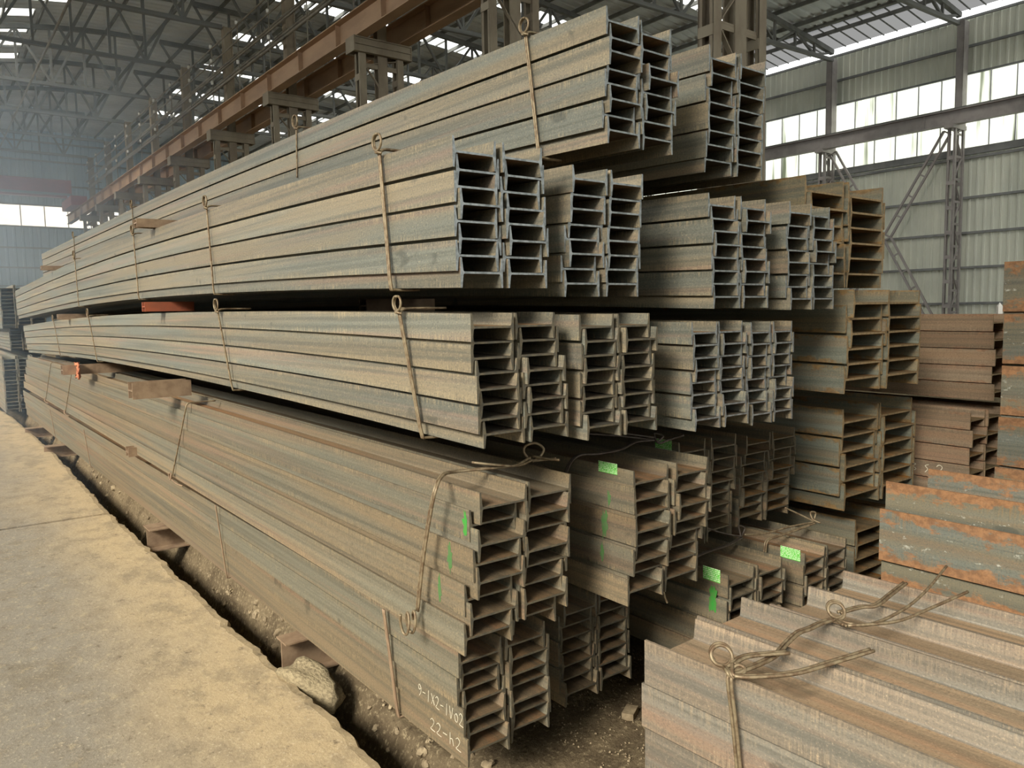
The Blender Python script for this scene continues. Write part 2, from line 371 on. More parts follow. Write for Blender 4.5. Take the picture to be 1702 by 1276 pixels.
# ------------------------------------------------------------------ the setting: roof, walls
HALL_Y0, HALL_Y1 = -44.0, 70.0
XL, XW = -9.0, 36.8
def roof_z(x):
    if x < 10: return 16.0 - 0.0165 * (x - 10) ** 2
    return 16.0 - 0.0027 * (x - 10) ** 2
strips = [(23.2 + 6.02 * k, 14.0, 31.0) for k in range(-9, 7)]  # row continued unseen behind the camera, added to brighten the hall
strips_left = [(40.2 + 2.45 * k - 0.02 * k * k, -5.0, 6.1 - 0.36 * k) for k in range(5)]
def is_sky(x, y):
    for yc, a, b in strips + strips_left:
        if abs(y - yc) < 0.5 and a < x < b: return True
    return False
def build_roof():
    X = list(np.linspace(XL, 10, 17)) + list(np.linspace(10, 36.5, 22))[1:]
    per = 0.5; Y = []
    y = HALL_Y0
    while y < HALL_Y1 + 0.3:
        Y += [(y, 0), (y + 0.30, 0), (y + 0.36, .06), (y + 0.44, .06)]; y += per
    b = MB(); nx = len(X)
    for (yy, dz) in Y:
        for x in X: b.v.append((x, yy, roof_z(x) + dz))
    for j in range(len(Y) - 1):
        for i in range(nx - 1):
            xm = (X[i] + X[i + 1]) / 2; ym = (Y[j][0] + Y[j + 1][0]) / 2
            if is_sky(xm, ym) or xm > 33.4: continue
            b.f.append((j * nx + i, j * nx + i + 1, (j + 1) * nx + i + 1, (j + 1) * nx + i)); b.mi.append(0)
    o = b.obj('ceiling', M['sheet_roof']); tag(o, kind='structure')
    for yc, a, c in strips + strips_left:
        sk = None
        xa = a
        XX = [x for x in X if a - 1.3 < x < c + 1.3]
        xx = [x for x in X if any(abs((X[i] + X[i + 1]) / 2 - (x + X[i + 1]) / 2) < 1e-6 and a < (X[i] + X[i + 1]) / 2 < c for i in range(nx - 1) if X[i] == x)]
        xx = xx + [X[X.index(xx[-1]) + 1]]
        b = MB()
        for i in range(len(xx) - 1):
            b.quad((xx[i], yc - .5, roof_z(xx[i]) + .03), (xx[i + 1], yc - .5, roof_z(xx[i + 1]) + .03), (xx[i + 1], yc + .5, roof_z(xx[i + 1]) + .03), (xx[i], yc + .5, roof_z(xx[i]) + .03))
        sk = b.obj('skylight', M['pane'], o)
        b = MB()
        for x in xx: b.box(x - .03, x + .03, yc - .55, yc + .55, roof_z(x) - .05, roof_z(x) + .02)
        b.obj('glazing_bar', M['truss'], sk)
    xe = [x for x in X if x > 33.9 and x < 36.6]
    b = MB()
    for i in range(len(xe) - 1):
        b.quad((xe[i], HALL_Y0, roof_z(xe[i]) - .02), (xe[i + 1], HALL_Y0, roof_z(xe[i + 1]) - .02), (xe[i + 1], HALL_Y1, roof_z(xe[i + 1]) - .02), (xe[i], HALL_Y1, roof_z(xe[i]) - .02))
    ev = b.obj('eaves_panel', M['pane_dull'], o)
    b = MB(); b.box(xe[0] - .12, xe[0] + .12, HALL_Y0, HALL_Y1, roof_z(xe[0]) - .07, roof_z(xe[0]) + .09); b.obj('flashing', M['truss'], o)
    b = MB()
    y = 6.0
    while y < 40:
        b.bar((xe[0], y, roof_z(xe[0]) - .05), (xe[-1], y, roof_z(xe[-1]) - .05), .05, .04); y += 0.62
    b.obj('glazing_bar', M['truss'], ev)
    pm = None
    for k, x in enumerate(list(np.arange(-8, 10, 1.5)) + list(np.arange(10.6, 36, 1.6))):
        b = MB(); z = roof_z(x); b.box(x - .04, x + .04, HALL_Y0, HALL_Y1, z - .20, z - .03)
        b.obj('purlin', M['truss'], o)
    return o
build_roof()

def corrugated(name, mat, parent, axis, fixed, a0, a1, z0, z1, period=0.32, depth=0.05, sign=1):
    """vertical-ribbed sheet: axis 'y' runs along Y at x=fixed, axis 'x' along X at y=fixed; ribs stand proud by depth"""
    b = MB(); a = a0; prof = []
    while a < a1:
        for off, d in ((0, 0), (period * .58, 0), (period * .68, depth), (period * .90, depth)):
            if a + off < a1: prof.append((a + off, d))
        a += period
    prof.append((a1, 0))
    for z in (z0, z1):
        for t, d in prof: b.v.append((fixed - sign * d, t, z) if axis == 'y' else (t, fixed - sign * d, z))
    n = len(prof)
    for i in range(n - 1): b.f.append((i, i + 1, n + i + 1, n + i)); b.mi.append(0)
    return b.obj(name, mat, parent)

wall_right = tag(link('wall_right', None, loc=(XW, 20, 0)), kind='structure')
def at_wall(o): o.matrix_parent_inverse = wall_right.matrix_basis.inverted(); return o
wall_right.location = (0, 0, 0)
bay = [HALL_Y0] + [15.5 + 6.0 * k for k in range(-1, 10)]
for i in range(len(bay) - 1):
    a, c = bay[i], bay[i + 1]
    corrugated('wall_sheet', M['sheet_wall'], wall_right, 'y', XW, a, c, -0.2, 8.18)
    corrugated('wall_sheet', M['sheet_wall'], wall_right, 'y', XW, a, c, 11.45, 13.85)
for z, h in ((0.15, .1), (1.63, .1), (3.19, .1), (4.69, .1), (6.2, .1), (7.9, .1), (8.18, .30), (11.45, .08), (12.6, .1), (13.8, .1)):
    b = MB(); b.box(XW - .16, XW - .06, HALL_Y0, HALL_Y1, z - h / 2, z + h / 2); b.obj('girt', M['girt'], wall_right)
for i in range(len(bay) - 1):
    a, c = bay[i], bay[i + 1]
    w = tag(link('window_%d' % (i + 1), None), kind='structure')
    n = max(1, int(round((c - a) / 1.0))); st = (c - a) / n
    if i == 0 or a > 36: n, st = 1, c - a
    for k in range(n):
        b = MB(); b.box(XW - .01, XW + .01, a + k * st + .03, a + (k + 1) * st - .03, 8.20, 11.43); b.obj('pane', M['pane_wall'], w)
        b = MB(); b.box(XW - .04, XW + .03, a + k * st - .012, a + k * st + .012, 8.20, 11.43); b.obj('mullion', M['girt'], w)

wall_left_sun_mask = tag(link('wall_left_sun_mask', None), kind='structure')  # unseen wall, added with an open top to limit sun to a strip
corrugated('wall_sheet', M['sheet_wall'], wall_left_sun_mask, 'y', XL, HALL_Y0, HALL_Y1, -0.2, 5.2, 0.6, 0.06, -1)
for z in (1.5, 3.0, 4.2, 5.2):
    b = MB(); b.box(XL + .07, XL + .17, HALL_Y0, HALL_Y1, z - .06, z + .06); b.obj('girt', M['girt'], wall_left_sun_mask)

wall_back = tag(link('wall_back', None), kind='structure')
corrugated('wall_sheet', M['sheet_back'], wall_back, 'x', HALL_Y1, XL, XW, -0.2, 8.77, 0.55, 0.09)
corrugated('wall_sheet', M['sheet_back'], wall_back, 'x', HALL_Y1, XL, XW, 10.3, 16.0, 0.55, 0.09)
for z in (1.2, 2.7, 4.2, 5.6, 7.1, 8.7, 10.35, 11.9, 13.7, 15.1):
    b = MB(); b.box(XL, XW, HALL_Y1 - .22, HALL_Y1 - .09, z - .06, z + .06); b.obj('girt', M['girt'], wall_back)
wbk = tag(link('window_20', None), kind='structure')
for k in range(0, 29):
    x0 = XL + k * 1.58
    b = MB(); b.box(x0 + .02, x0 + 1.54, HALL_Y1 - .01, HALL_Y1 + .01, 8.78, 10.29); b.obj('pane', M['pane'], wbk)
    b = MB(); b.box(x0 - .03, x0 + .03, HALL_Y1 - .05, HALL_Y1 + .03, 8.78, 10.29); b.obj('mullion', M['girt'], wbk)

# ------------------------------------------------------------------ hall steelwork
UB_truss = unit_box('truss_member', M['truss']); UB_col = unit_box('column_member', M['column']); UB_wcol = unit_box('wall_column_member', M['wall_col'])
def truss(y, x0, x1, zb0, zb1, step, label, w=0.13):
    t = tag(link('roof_truss', None, loc=(x0, y, zb0)), label, 'roof truss', 'roof trusses across the hall')
    P = lambda x, z: Vector((x - x0, 0, z - zb0))
    zb = lambda x: zb0 + (zb1 - zb0) * (x - x0) / (x1 - x0)
    strut('bottom_chord', UB_truss, t, P(x0, zb(x0)), P(x1, zb(x1)), .16, .16)
    n = max(2, int(round(abs(x1 - x0) / step))); xs = [x0 + (x1 - x0) * i / n for i in range(n + 1)]
    zt = lambda x: max(zb(x) + .05, roof_z(x) - .30)
    b = MB()
    for a, c in zip(xs[:-1], xs[1:]): b.bar(P(a, zt(a)), P(c, zt(c)), .2, .2)
    b.obj('top_chord', M['truss'], t)
    for i in range(n):
        if i: strut('post', UB_truss, t, P(xs[i], zb(xs[i])), P(xs[i], zt(xs[i])), .10, .10)
        a, c = (xs[i], xs[i + 1]) if i % 2 else (xs[i + 1], xs[i])
        strut('brace', UB_truss, t, P(a, zb(a)), P(c, zt(c)), .10, .10)
    return t
COLY = [7.78, 13.4, 19.2, 25.4, 31.6, 37.6, 43.6, 49.6, 55.6, 61.6]
ORD = ['first', 'second', 'third', 'fourth', 'fifth', 'sixth', 'seventh', 'eighth', 'ninth', 'tenth', 'eleventh', 'twelfth', 'thirteenth', 'fourteenth', 'fifteenth', 'sixteenth', 'seventeenth', 'eighteenth']
for k, y in enumerate(COLY[3:]):
    truss(y, -4.0, 10.2, 12.8, 12.8, 1.4, 'dark steel roof truss over the left aisle, %s from the camera' % ORD[k])
for k, y in enumerate(COLY[1:8]):
    truss(y + (2.2 if k < 4 else 0), 10.9, 36.2, 13.0, 13.5, 1.6, 'dark steel roof truss over the right bay, %s from the camera' % ORD[k])

def laced_leg(parent, x, y, z0, z1, me, mat, wx=.18, gap=.28, name='leg'):
    b = MB()
    for s in (-1, 1):
        yy = y + s * gap / 2
        b.box(x - wx / 2, x + wx / 2, yy - .012, yy + .012, z0, z1)
        for e in (-1, 1):
            xx = x + e * (wx / 2 - .01); b.box(xx - .01, xx + .01, min(yy, yy - s * .07), max(yy, yy - s * .07), z0, z1)
    leg = b.obj(name, mat, parent)
    z = z0 + .5
    while z < z1 - .3:
        for e in (-1, 1):
            xx = x + e * (wx / 2 + .008); bb = MB(); bb.box(xx - .008, xx + .008, y - gap / 2, y + gap / 2, z, z + .16)
            if e < 0: bb.obj('batten', mat, leg)
        z += 1.05
    return leg
def hall_column(y, label):
    c = tag(link('crane_post', None, loc=(10.35, y, GZ)), label, 'column', 'crane columns down the middle of the hall')
    L = lambda z: z - GZ
    for x in (-.57, .55): laced_leg(c, x, 0, 0, L(8.45), None, M['column'])
    for s in (-1, 1):
        pass
    b = MB(); b.box(-.11, .17, -.12, -.09, 0, L(12.8)); b.box(-.11, .17, .09, .12, 0, L(12.8)); b.box(.02, .04, -.1, .1, 0, L(12.8))
    b.box(-.13, -.09, -.16, .16, L(9.4), L(12.8)); b.box(.15, .19, -.16, .16, L(9.4), L(12.8))
    b.obj('upper_shaft', M['column'], c)
    b = MB()
    for s in (-1, 1):
        b.box(-.85, .85, s * .2 - .02, s * .2 + .02, L(8.45), L(8.80))
        for z in (8.45, 8.63, 8.80): b.box(-.85, .85, s * .2 - .06, s * .2 + .06, L(z) - .015, L(z) + .015)
    b.box(-.86, -.83, -.25, .25, L(8.43), L(8.82)); b.box(.83, .86, -.25, .25, L(8.43), L(8.82))
    b.obj('bracket', M['column'], c)
    z = 2.4; k = 0
    while z < 8.2:
        a, d = (-.5, .5) if k % 2 else (.5, -.5)
        strut('lacing', UB_col, c, (a, -.08, L(z)), (d, -.08, L(min(8.4, z + 1.15))), .08, .02)
        strut('tie_plate', UB_col, c, (-.5, -.09, L(z)), (.5, -.09, L(z)), .02, .12)
        z += 1.15; k += 1
    return c
for k, y in enumerate(COLY):
    hall_column(y, 'tall brown laced steel crane column, %s from the camera in the middle row' % ORD[k])

def girder(name, x, z0, z1, y0, y1, mat, label, stiff=2.6, side=-1):
    g = tag(link(name, None, loc=(x, y0, z0)), label, 'crane girder')
    h = z1 - z0; Ln = y1 - y0
    b = MB(); b.box(-.012, .012, 0, Ln, .025, h - .03); b.obj('web', mat, g)
    b = MB(); b.box(-.20, .20, 0, Ln, h - .03, h); b.obj('top_flange', mat, g)
    b = MB(); b.box(-.16, .16, 0, Ln, 0, .025); b.obj('bottom_flange', mat, g)
    b = MB(); b.box(-.04, .04, 0, Ln, h, h + .10); b.obj('rail', M['truss'], g)
    bs = MB(); bs.box(-.15, .15, -.008, .008, .025, h - .03); me = bs.mesh('stiffener', mat)
    y = 0.6
    while y < min(Ln, 62):
        link('stiffener', me, g, (0, y, 0)); y += stiff
    return g
girder('crane_girder', 9.72, 8.82, 9.45, 4, 68, M['girder'], 'brown steel crane girder on the left side of the middle column row')
girder('crane_girder', 10.98, 8.82, 9.45, 4, 68, M['girder'], 'shadowed brown crane girder on the right side of the middle column row')
girder('crane_girder', 35.55, 9.18, 9.78, HALL_Y0, 68, M['wall_col'], 'grey crane girder running along the right wall across the windows', 6)

for k in range(6):
    y = 15.5 + 6 * (k - 0)
    c = tag(link('wall_post', None, loc=(36.05, y, GZ)), 'grey laced steel wall column beside the right wall, %s from the camera' % ORD[k], 'column', 'columns along the right wall')
    for x in (-.38, .38): laced_leg(c, x, 0, 0, 9.2, None, M['wall_col'], .16, .3)
    b = MB(); b.box(.05, .55, -.14, -.10, 9.3, 13.7); b.box(.05, .55, .10, .14, 9.3, 13.7); b.box(.06, .10, -.14, .14, 9.3, 13.7); b.obj('upper_shaft', M['wall_col'], c)
    b = MB(); b.box(-.75, .5, -.2, .2, 9.14, 9.32); b.obj('bracket', M['wall_col'], c)
    z = .4; kk = 0
    while z < 9.2:
        a, d = (-.36, .36) if kk % 2 else (.36, -.36)
        strut('lacing', UB_wcol, c, (a, -.1, z), (d, -.1, min(9.3, z + .95)), .07, .02)
        strut('tie_plate', UB_wcol, c, (-.36, -.1, z), (.36, -.1, z), .02, .10); z += .95; kk += 1
def ladder_brace(p, q, label):
    p, q = Vector(p), Vector(q); t = tag(link('cross_brace', None, loc=p), label, 'brace', 'diagonal braces on the right wall')
    d = q - p; n = d.cross(Vector((1, 0, 0))).normalized() * .16
    for s in (-1, 1): strut('chord', UB_wcol, t, n * s, d + n * s, .09, .09)
    k = int(d.length / .85)
    for i in range(k + 1):
        a = d * (i / k); strut('rung', UB_wcol, t, a - n, a + n, .06, .06)
ladder_brace((36.0, 15.86, 9.0), (36.0, 18.35, 4.80), 'grey ladder brace slanting from the near wall column top, upper of two')
ladder_brace((36.0, 15.86, 0.1), (36.0, 18.35, 4.68), 'grey ladder brace slanting up from the near wall column foot')
ladder_brace((36.0, 21.14, 9.0), (36.0, 18.75, 4.80), 'grey ladder brace from the second wall column, beside the rusty top bundle')
ladder_brace((36.0, 21.14, 0.1), (36.0, 18.75, 4.68), 'grey ladder brace rising from the second wall column foot behind the stacks')

cr_ = tag(link('overhead_crane', None, loc=(9.3, 64, 10.0)), 'red overhead travelling crane bridge in front of the far wall', 'crane')
b = MB(); b.box(-12.4, .1, -.3, .3, .5, 1.45); b.obj('bridge_girder', M['crane'], cr_)
b = MB(); b.box(-12.4, .1, 1.7, 2.3, .5, 1.45); b.obj('bridge_girder', M['crane'], cr_)
b = MB(); b.box(-.1, .9, -1.2, 3.2, -.35, .3); b.obj('end_carriage', M['crane'], cr_)
b = MB(); b.box(-12.4, .1, -.5, -.34, .35, .5); b.obj('walkway', M['girt'], cr_)

pz = [(9.82, 10.35, .055), (10.0, 10.62, .05), (9.78, 10.85, .04), (9.95, 11.10, .045), (9.80, 11.42, .03), (9.80, 11.95, .03)]
prk = tag(link('pipe_run', None, loc=(9.9, 12, 10.3)), 'run of thin parallel pipes and conductor rails above the left crane girder', 'pipes')
for x, z, r in pz:
    b = MB(); b.tube([(x - 9.9, 0, z - 10.3), (x - 9.9, 48, z - 10.3)], r, 6); b.obj('pipe', M['pipe'], prk, True)
for k in range(16):
    y = 13.4 + 3.05 * k - 12
    b = MB(); b.box(-.12, -.09, y - .02, y + .02, -.74, 1.85); b.box(-.12, .12, y - .015, y + .015, -.02, .02); pst = b.obj('post', M['pipe'], prk)
    for z in (.30, 1.12, 1.65):
        b = MB(); b.tube([(-.14, y, z), (-.14, y, z + .12)], .05, 6); b.obj('insulator', M['white'], pst)
tr_ = tag(link('tie_rod', None, loc=(5.0, 20, 12.8)), 'pale long tie rod running under the left aisle trusses', 'tie rod')
b = MB(); b.tube([(0, 0, -.12), (0, 45, -.12)], .05, 6); b.obj('rod', M['pipe'], tr_, True)

# ------------------------------------------------------------------ haze in the left aisle; lower box mostly stands in for lens flare
hm = bpy.data.materials.new('haze_flare_veil'); hm.use_nodes = True; ht_ = hm.node_tree; ht_.nodes.remove(ht_.nodes['Principled BSDF'])
vs = ht_.nodes.new('ShaderNodeVolumeScatter'); vs.inputs['Color'].default_value = (0.62, 0.80, 1.0, 1); vs.inputs['Density'].default_value = 0.020; vs.inputs['Anisotropy'].default_value = 0.2
ht_.links.new(vs.outputs[0], ht_.nodes['Material Output'].inputs['Volume'])
b = MB(); b.box(-8.6, 1.0, 6.0, 69.6, 0.02, 3.1); b.box(-4.0, 9.0, 27.0, 69.6, 3.12, 12.7)
tag(b.obj('haze', hm), 'pale blue haze and lens flare veil hanging in the left aisle', 'haze', kind='stuff')
S.cycles.volume_bounces = 1

# ------------------------------------------------------------------ beams
BEND = {
    0: ([0, 6, 13], [0, -.025, -.06]), 1: ([0, 4, 13], [0, .015, .0]),
    2: ([0, 1, 3, 6, 9, 12.5], [0, .017, .036, .028, -.01, -.085]),
    3: ([0, 1, 2.7, 4.2, 6.2, 8.6, 12.8], [0, .022, .055, .07, .06, .03, -.05]),
    4: ([0, 1.5, 3.5, 6, 9, 12.8], [0, .03, .065, .062, .05, .026]), 9: ([0, 1, 2, 3], [0, 0, 0, 0])}
PF = {k: np.polyfit(a, c, min(3, len(a) - 1)) for k, (a, c) in BEND.items()}
def bend(k, y): return float(np.polyval(PF[k], y) - np.polyval(PF[k], 0.0)) if k != 9 else 0.0

_cache = {}
def beam_meshes(b, h, tw, tt, tr, r, Ln, bk, mface, mweb, mcut):
    key = (b, h, Ln, bk, mface, mweb, mcut)
    if key in _cache: return _cache[key]
    nseg = 16 if bk != 9 else 1
    ys = [Ln * i / nseg for i in range(nseg + 1)]
    hb, ht = b / 2, tw / 2
    fl = [(0, 0), (tt, 0), (tr, hb - ht - r), (tr + .3 * r, hb - ht - .3 * r), (tr + r, hb - ht), (tr + r, hb + ht), (tr + .3 * r, hb + ht + .3 * r), (tr, hb + ht + r), (tt, b), (0, b)]
    wb = [(tr + r, hb - ht), (h - tr - r, hb - ht), (h - tr - r, hb + ht), (tr + r, hb + ht)]
    def ext(prof, name, mats, acf):
        v = []; f = []; mi = []; n = len(prof); ac = []
        for y in ys:
            dz = bend(bk, y)
            for x, z in prof: v.append((x, y, z + dz)); ac.append(acf(x, z))
        for j in range(nseg):
            for i in range(n):
                i2 = (i + 1) % n; f.append((j * n + i, (j + 1) * n + i, (j + 1) * n + i2, j * n + i2)); mi.append(0)
        o = len(v)
        for x, z in prof: v.append((x, 0, z)); ac.append(0)
        for x, z in prof: v.append((x, Ln, z + bend(bk, Ln))); ac.append(0)
        f.append(tuple(o + i for i in range(n))); mi.append(1)
        f.append(tuple(o + n + i for i in reversed(range(n)))); mi.append(1)
        me = bpy.data.meshes.new(name); me.from_pydata(v, [], f)
        for mt in mats: me.materials.append(mt)
        me.polygons.foreach_set('material_index', mi)
        a = me.attributes.new('across', 'FLOAT', 'POINT'); a.data.foreach_set('value', ac); me.update()
        return me
    acz = lambda x, z: (z - hb) / hb
    acx = lambda x, z: (x - h / 2) / (h / 2)
    flm = [(h - x, z) for x, z in reversed(fl)]
    # faces wound for outward normals: profile listed clockwise seen from -Y
    res = (ext(fl, 'flange', [M[mface], M[mcut]], acz), ext(flm, 'flange', [M[mface], M[mcut]], acz), ext(wb, 'web', [M[mweb], M[mcut]], acx))
    _cache[key] = res
    return res

ORDT = ['topmost', 'second from top', 'third from top', 'fourth from top', 'fifth from top', 'sixth from top', 'seventh from top', 'eighth from top', 'ninth from top', 'tenth from top']
ALL = {}
def bundle(code, where, look, par, X, lean, Y, Zb, n, p, h, tier, mats, Ln=12.5, yaw=0.0, cols=2, heavy=False, name='steel_joist', nested=True, jy=.014, jx=.004, extra=None, gap=.006, back=False):
    tw = .0095 if heavy else .0065; tt = .009 if heavy else .006; tr = .016 if heavy else .0105; r = .007 if heavy else .0045
    b = (2 * p - tw - .004) if nested else p - .005
    s = (tr + r + .001) if nested else 0.0
    mf, mw, mc = mats; inner = {'web_brown': 'web_half_shaded' if code[:2] in ('T0', 'T1') else 'web_shaded'}.get(mw, mw)  # webs below the topmost take the copies with shade in their colour
    H = (2 * p * ((n - 1) / 2) + b) if nested else n * p
    rnd = random.Random(hash(code) % 1000 if False else sum(ord(c) * (i + 3) for i, c in enumerate(code)))
    ca, sa = math.cos(R(yaw)), math.sin(R(yaw))
    for i in range(n):
        off = 0.0 if (i % 2 == par) else s
        for c in range(cols):
            lx = off + c * (h + s + gap) + lean * (i * p) / max(H, .01) + rnd.uniform(-jx, jx) * (.4 if nested else 1)
            ly = rnd.uniform(-jy, jy)
            if extra and (i, c) in extra: lx += extra[(i, c)][0]; ly += extra[(i, c)][1]
            o = link(name, None)
            o.location = (X + lx * ca - ly * sa, Y + lx * sa + ly * ca, Zb + i * p)
            o.rotation_euler = (0, 0, R(yaw)); o.empty_display_size = 0.05
            side = ['left', 'right'][c] + ' column' if cols == 2 else ['first', 'second', 'third', 'fourth'][c] + ' row' if cols > 2 else 'single column'
            tag(o, '%s I-beam, %s, %s, %s' % (look, ORDT[n - 1 - i], side, where), 'steel beam', 'I-beams of the ' + where)
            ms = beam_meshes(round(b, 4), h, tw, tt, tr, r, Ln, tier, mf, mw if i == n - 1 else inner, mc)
            for k, nm in enumerate(('flange', 'flange', 'web')): link(nm, ms[k], o)
            ALL[(code, i, c)] = o
    return b, s

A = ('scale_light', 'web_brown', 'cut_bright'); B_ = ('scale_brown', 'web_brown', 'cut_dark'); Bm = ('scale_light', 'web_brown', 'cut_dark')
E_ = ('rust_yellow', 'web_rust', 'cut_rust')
T0n = 'bottom tier'; T1n = 'second tier'; T2n = 'middle tier'; T3n = 'fourth tier'; T4n = 'top tier'
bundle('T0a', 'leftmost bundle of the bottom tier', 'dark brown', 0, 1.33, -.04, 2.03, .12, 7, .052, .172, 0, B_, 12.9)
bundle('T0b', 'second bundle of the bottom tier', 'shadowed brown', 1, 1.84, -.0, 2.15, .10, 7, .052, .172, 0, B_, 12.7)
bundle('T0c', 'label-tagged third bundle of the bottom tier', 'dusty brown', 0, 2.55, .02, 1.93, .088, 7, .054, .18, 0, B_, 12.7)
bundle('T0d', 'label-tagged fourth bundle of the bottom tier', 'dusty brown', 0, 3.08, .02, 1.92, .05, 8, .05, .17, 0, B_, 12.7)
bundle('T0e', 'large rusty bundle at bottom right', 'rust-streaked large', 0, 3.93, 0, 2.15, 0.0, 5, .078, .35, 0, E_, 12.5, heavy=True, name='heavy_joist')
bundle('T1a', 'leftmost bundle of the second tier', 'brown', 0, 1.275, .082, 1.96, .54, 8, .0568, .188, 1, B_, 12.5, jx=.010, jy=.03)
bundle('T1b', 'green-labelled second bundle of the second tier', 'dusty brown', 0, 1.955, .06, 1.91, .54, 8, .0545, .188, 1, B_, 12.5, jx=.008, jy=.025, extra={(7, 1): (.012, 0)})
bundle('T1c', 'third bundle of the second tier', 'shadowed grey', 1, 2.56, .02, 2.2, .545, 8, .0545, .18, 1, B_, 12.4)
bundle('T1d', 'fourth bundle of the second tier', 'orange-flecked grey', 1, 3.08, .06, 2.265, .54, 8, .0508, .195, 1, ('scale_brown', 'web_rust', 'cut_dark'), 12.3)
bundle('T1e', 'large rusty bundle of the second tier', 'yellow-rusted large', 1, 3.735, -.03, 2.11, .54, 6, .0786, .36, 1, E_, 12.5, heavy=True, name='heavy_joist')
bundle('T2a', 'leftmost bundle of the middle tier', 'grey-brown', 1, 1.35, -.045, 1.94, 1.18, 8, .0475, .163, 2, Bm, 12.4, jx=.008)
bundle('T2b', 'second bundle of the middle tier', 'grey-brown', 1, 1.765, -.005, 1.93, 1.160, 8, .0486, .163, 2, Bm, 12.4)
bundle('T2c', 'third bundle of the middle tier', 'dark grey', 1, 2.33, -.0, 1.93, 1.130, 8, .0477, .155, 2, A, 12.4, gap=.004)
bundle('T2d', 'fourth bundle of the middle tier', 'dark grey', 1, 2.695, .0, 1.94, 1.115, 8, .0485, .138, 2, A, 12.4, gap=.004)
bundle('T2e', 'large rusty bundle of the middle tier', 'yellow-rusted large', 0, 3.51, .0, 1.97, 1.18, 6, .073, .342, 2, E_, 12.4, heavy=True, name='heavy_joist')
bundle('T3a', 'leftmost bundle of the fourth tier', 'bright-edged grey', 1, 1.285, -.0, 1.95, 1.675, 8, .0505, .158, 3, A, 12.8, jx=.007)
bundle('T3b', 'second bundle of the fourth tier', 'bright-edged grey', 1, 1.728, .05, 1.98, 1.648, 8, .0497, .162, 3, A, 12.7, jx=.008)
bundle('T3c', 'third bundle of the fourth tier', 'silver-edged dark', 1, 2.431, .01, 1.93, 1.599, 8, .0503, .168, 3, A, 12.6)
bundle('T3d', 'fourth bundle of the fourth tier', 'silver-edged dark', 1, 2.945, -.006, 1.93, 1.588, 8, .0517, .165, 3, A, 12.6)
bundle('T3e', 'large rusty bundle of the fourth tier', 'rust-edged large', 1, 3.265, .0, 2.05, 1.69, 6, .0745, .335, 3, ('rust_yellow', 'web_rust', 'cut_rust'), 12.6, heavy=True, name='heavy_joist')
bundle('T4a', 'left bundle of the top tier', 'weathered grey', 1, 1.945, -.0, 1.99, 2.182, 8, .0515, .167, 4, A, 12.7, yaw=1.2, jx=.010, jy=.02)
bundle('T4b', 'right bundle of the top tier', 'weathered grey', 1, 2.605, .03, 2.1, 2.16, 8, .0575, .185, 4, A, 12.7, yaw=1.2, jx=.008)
# piles on the right of the aisle
def far_end(code, where, look, X, Yfar, Zb, n, p, h, cols, mats, Ln, yaw, name, nested, par=1, extra=None, gap=.006, jx=.004):
    a = R(yaw); bundle(code, where, look, par, X + math.sin(a) * Ln, 0, Yfar - math.cos(a) * Ln, Zb, n, p, h, 9, mats, Ln, yaw, cols, True, name, nested, extra=extra, gap=gap, jx=jx, jy=.01)
far_end('R1', 'stack in the right foreground', 'pinkish brown', 1.818, 1.70, -.078, 4, .152, .275, 4, ('rust_pink', 'web_pink', 'cut_rust'), 5.0, 2.0, 'heavy_joist', False, extra={(i, c): (0, -.10) for i in range(4) for c in (2, 3)}, gap=.010, jx=.008)
far_end('R2', 'orange-rusted right stack', 'wide', 3.42, 1.75, .07, 5, .125, .42, 1, ('rust_orange', 'web_rust', 'cut_rust'), 5.0, 0, 'wide_joist', True, extra={(4, 0): (0, -.02), (1, 0): (.07, 0)})
ORDT += ['eleventh from top', 'twelfth from top']
far_end('R3', 'tall rusty stack at the right edge', 'wide', 4.57, 1.70, .05, 12, .137, .40, 1, ('rust_orange', 'web_rust', 'cut_rust'), 4.5, 0, 'wide_joist', True, jx=.02)
bundle('R4u', 'upper red-brown bundle beside the tall right stack', 'plain', 0, 5.0, 0, 1.9, 1.03, 5, .102, .2, 1, ('rust_red', 'web_rust', 'cut_rust'), 12, 0, 2, False, 'steel_joist', False)
bundle('R4l', 'lower red-brown bundle beside the tall right stack', 'plain', 0, 4.72, 0, 1.9, .07, 9, .102, .2, 1, ('rust_red', 'web_rust', 'cut_rust'), 12, 0, 3, False, 'steel_joist', False)

# ------------------------------------------------------------------ far stacks beyond the rows
def far_stack(label, X, Y, Zb, n, p, h, cols, Ln):
    b = MB()
    for i in range(n):
        for c in range(cols):
            x0 = X + c * (h + .015) + (i % 2) * .012; z = Zb + i * p; bb = 2 * p - .008
            y = Y + random.uniform(-.05, .05)
            for xx in (x0, x0 + h - .011): b.box(xx, xx + .011, y, y + Ln, z, z + bb)
            b.box(x0, x0 + h, y + .002, y + Ln, z + bb / 2 - .004, z + bb / 2 + .004)
    o = b.obj('far_joist_stack', M['scale_light']); tag(o, label, 'beam stack', kind='stuff')
far_stack('far low stack of steel beams at the left edge behind the rows', 1.14, 16.3, -.02, 15, .063, .21, 3, 10)
far_stack('far high stack of steel beams at the left edge under the blue wall', 1.16, 16.0, 1.47, 11, .063, .21, 3, 10)
far_stack('far middle stack of steel beams between the other two far stacks', 1.3, 16.6, 1.06, 6, .058, .2, 3, 10)

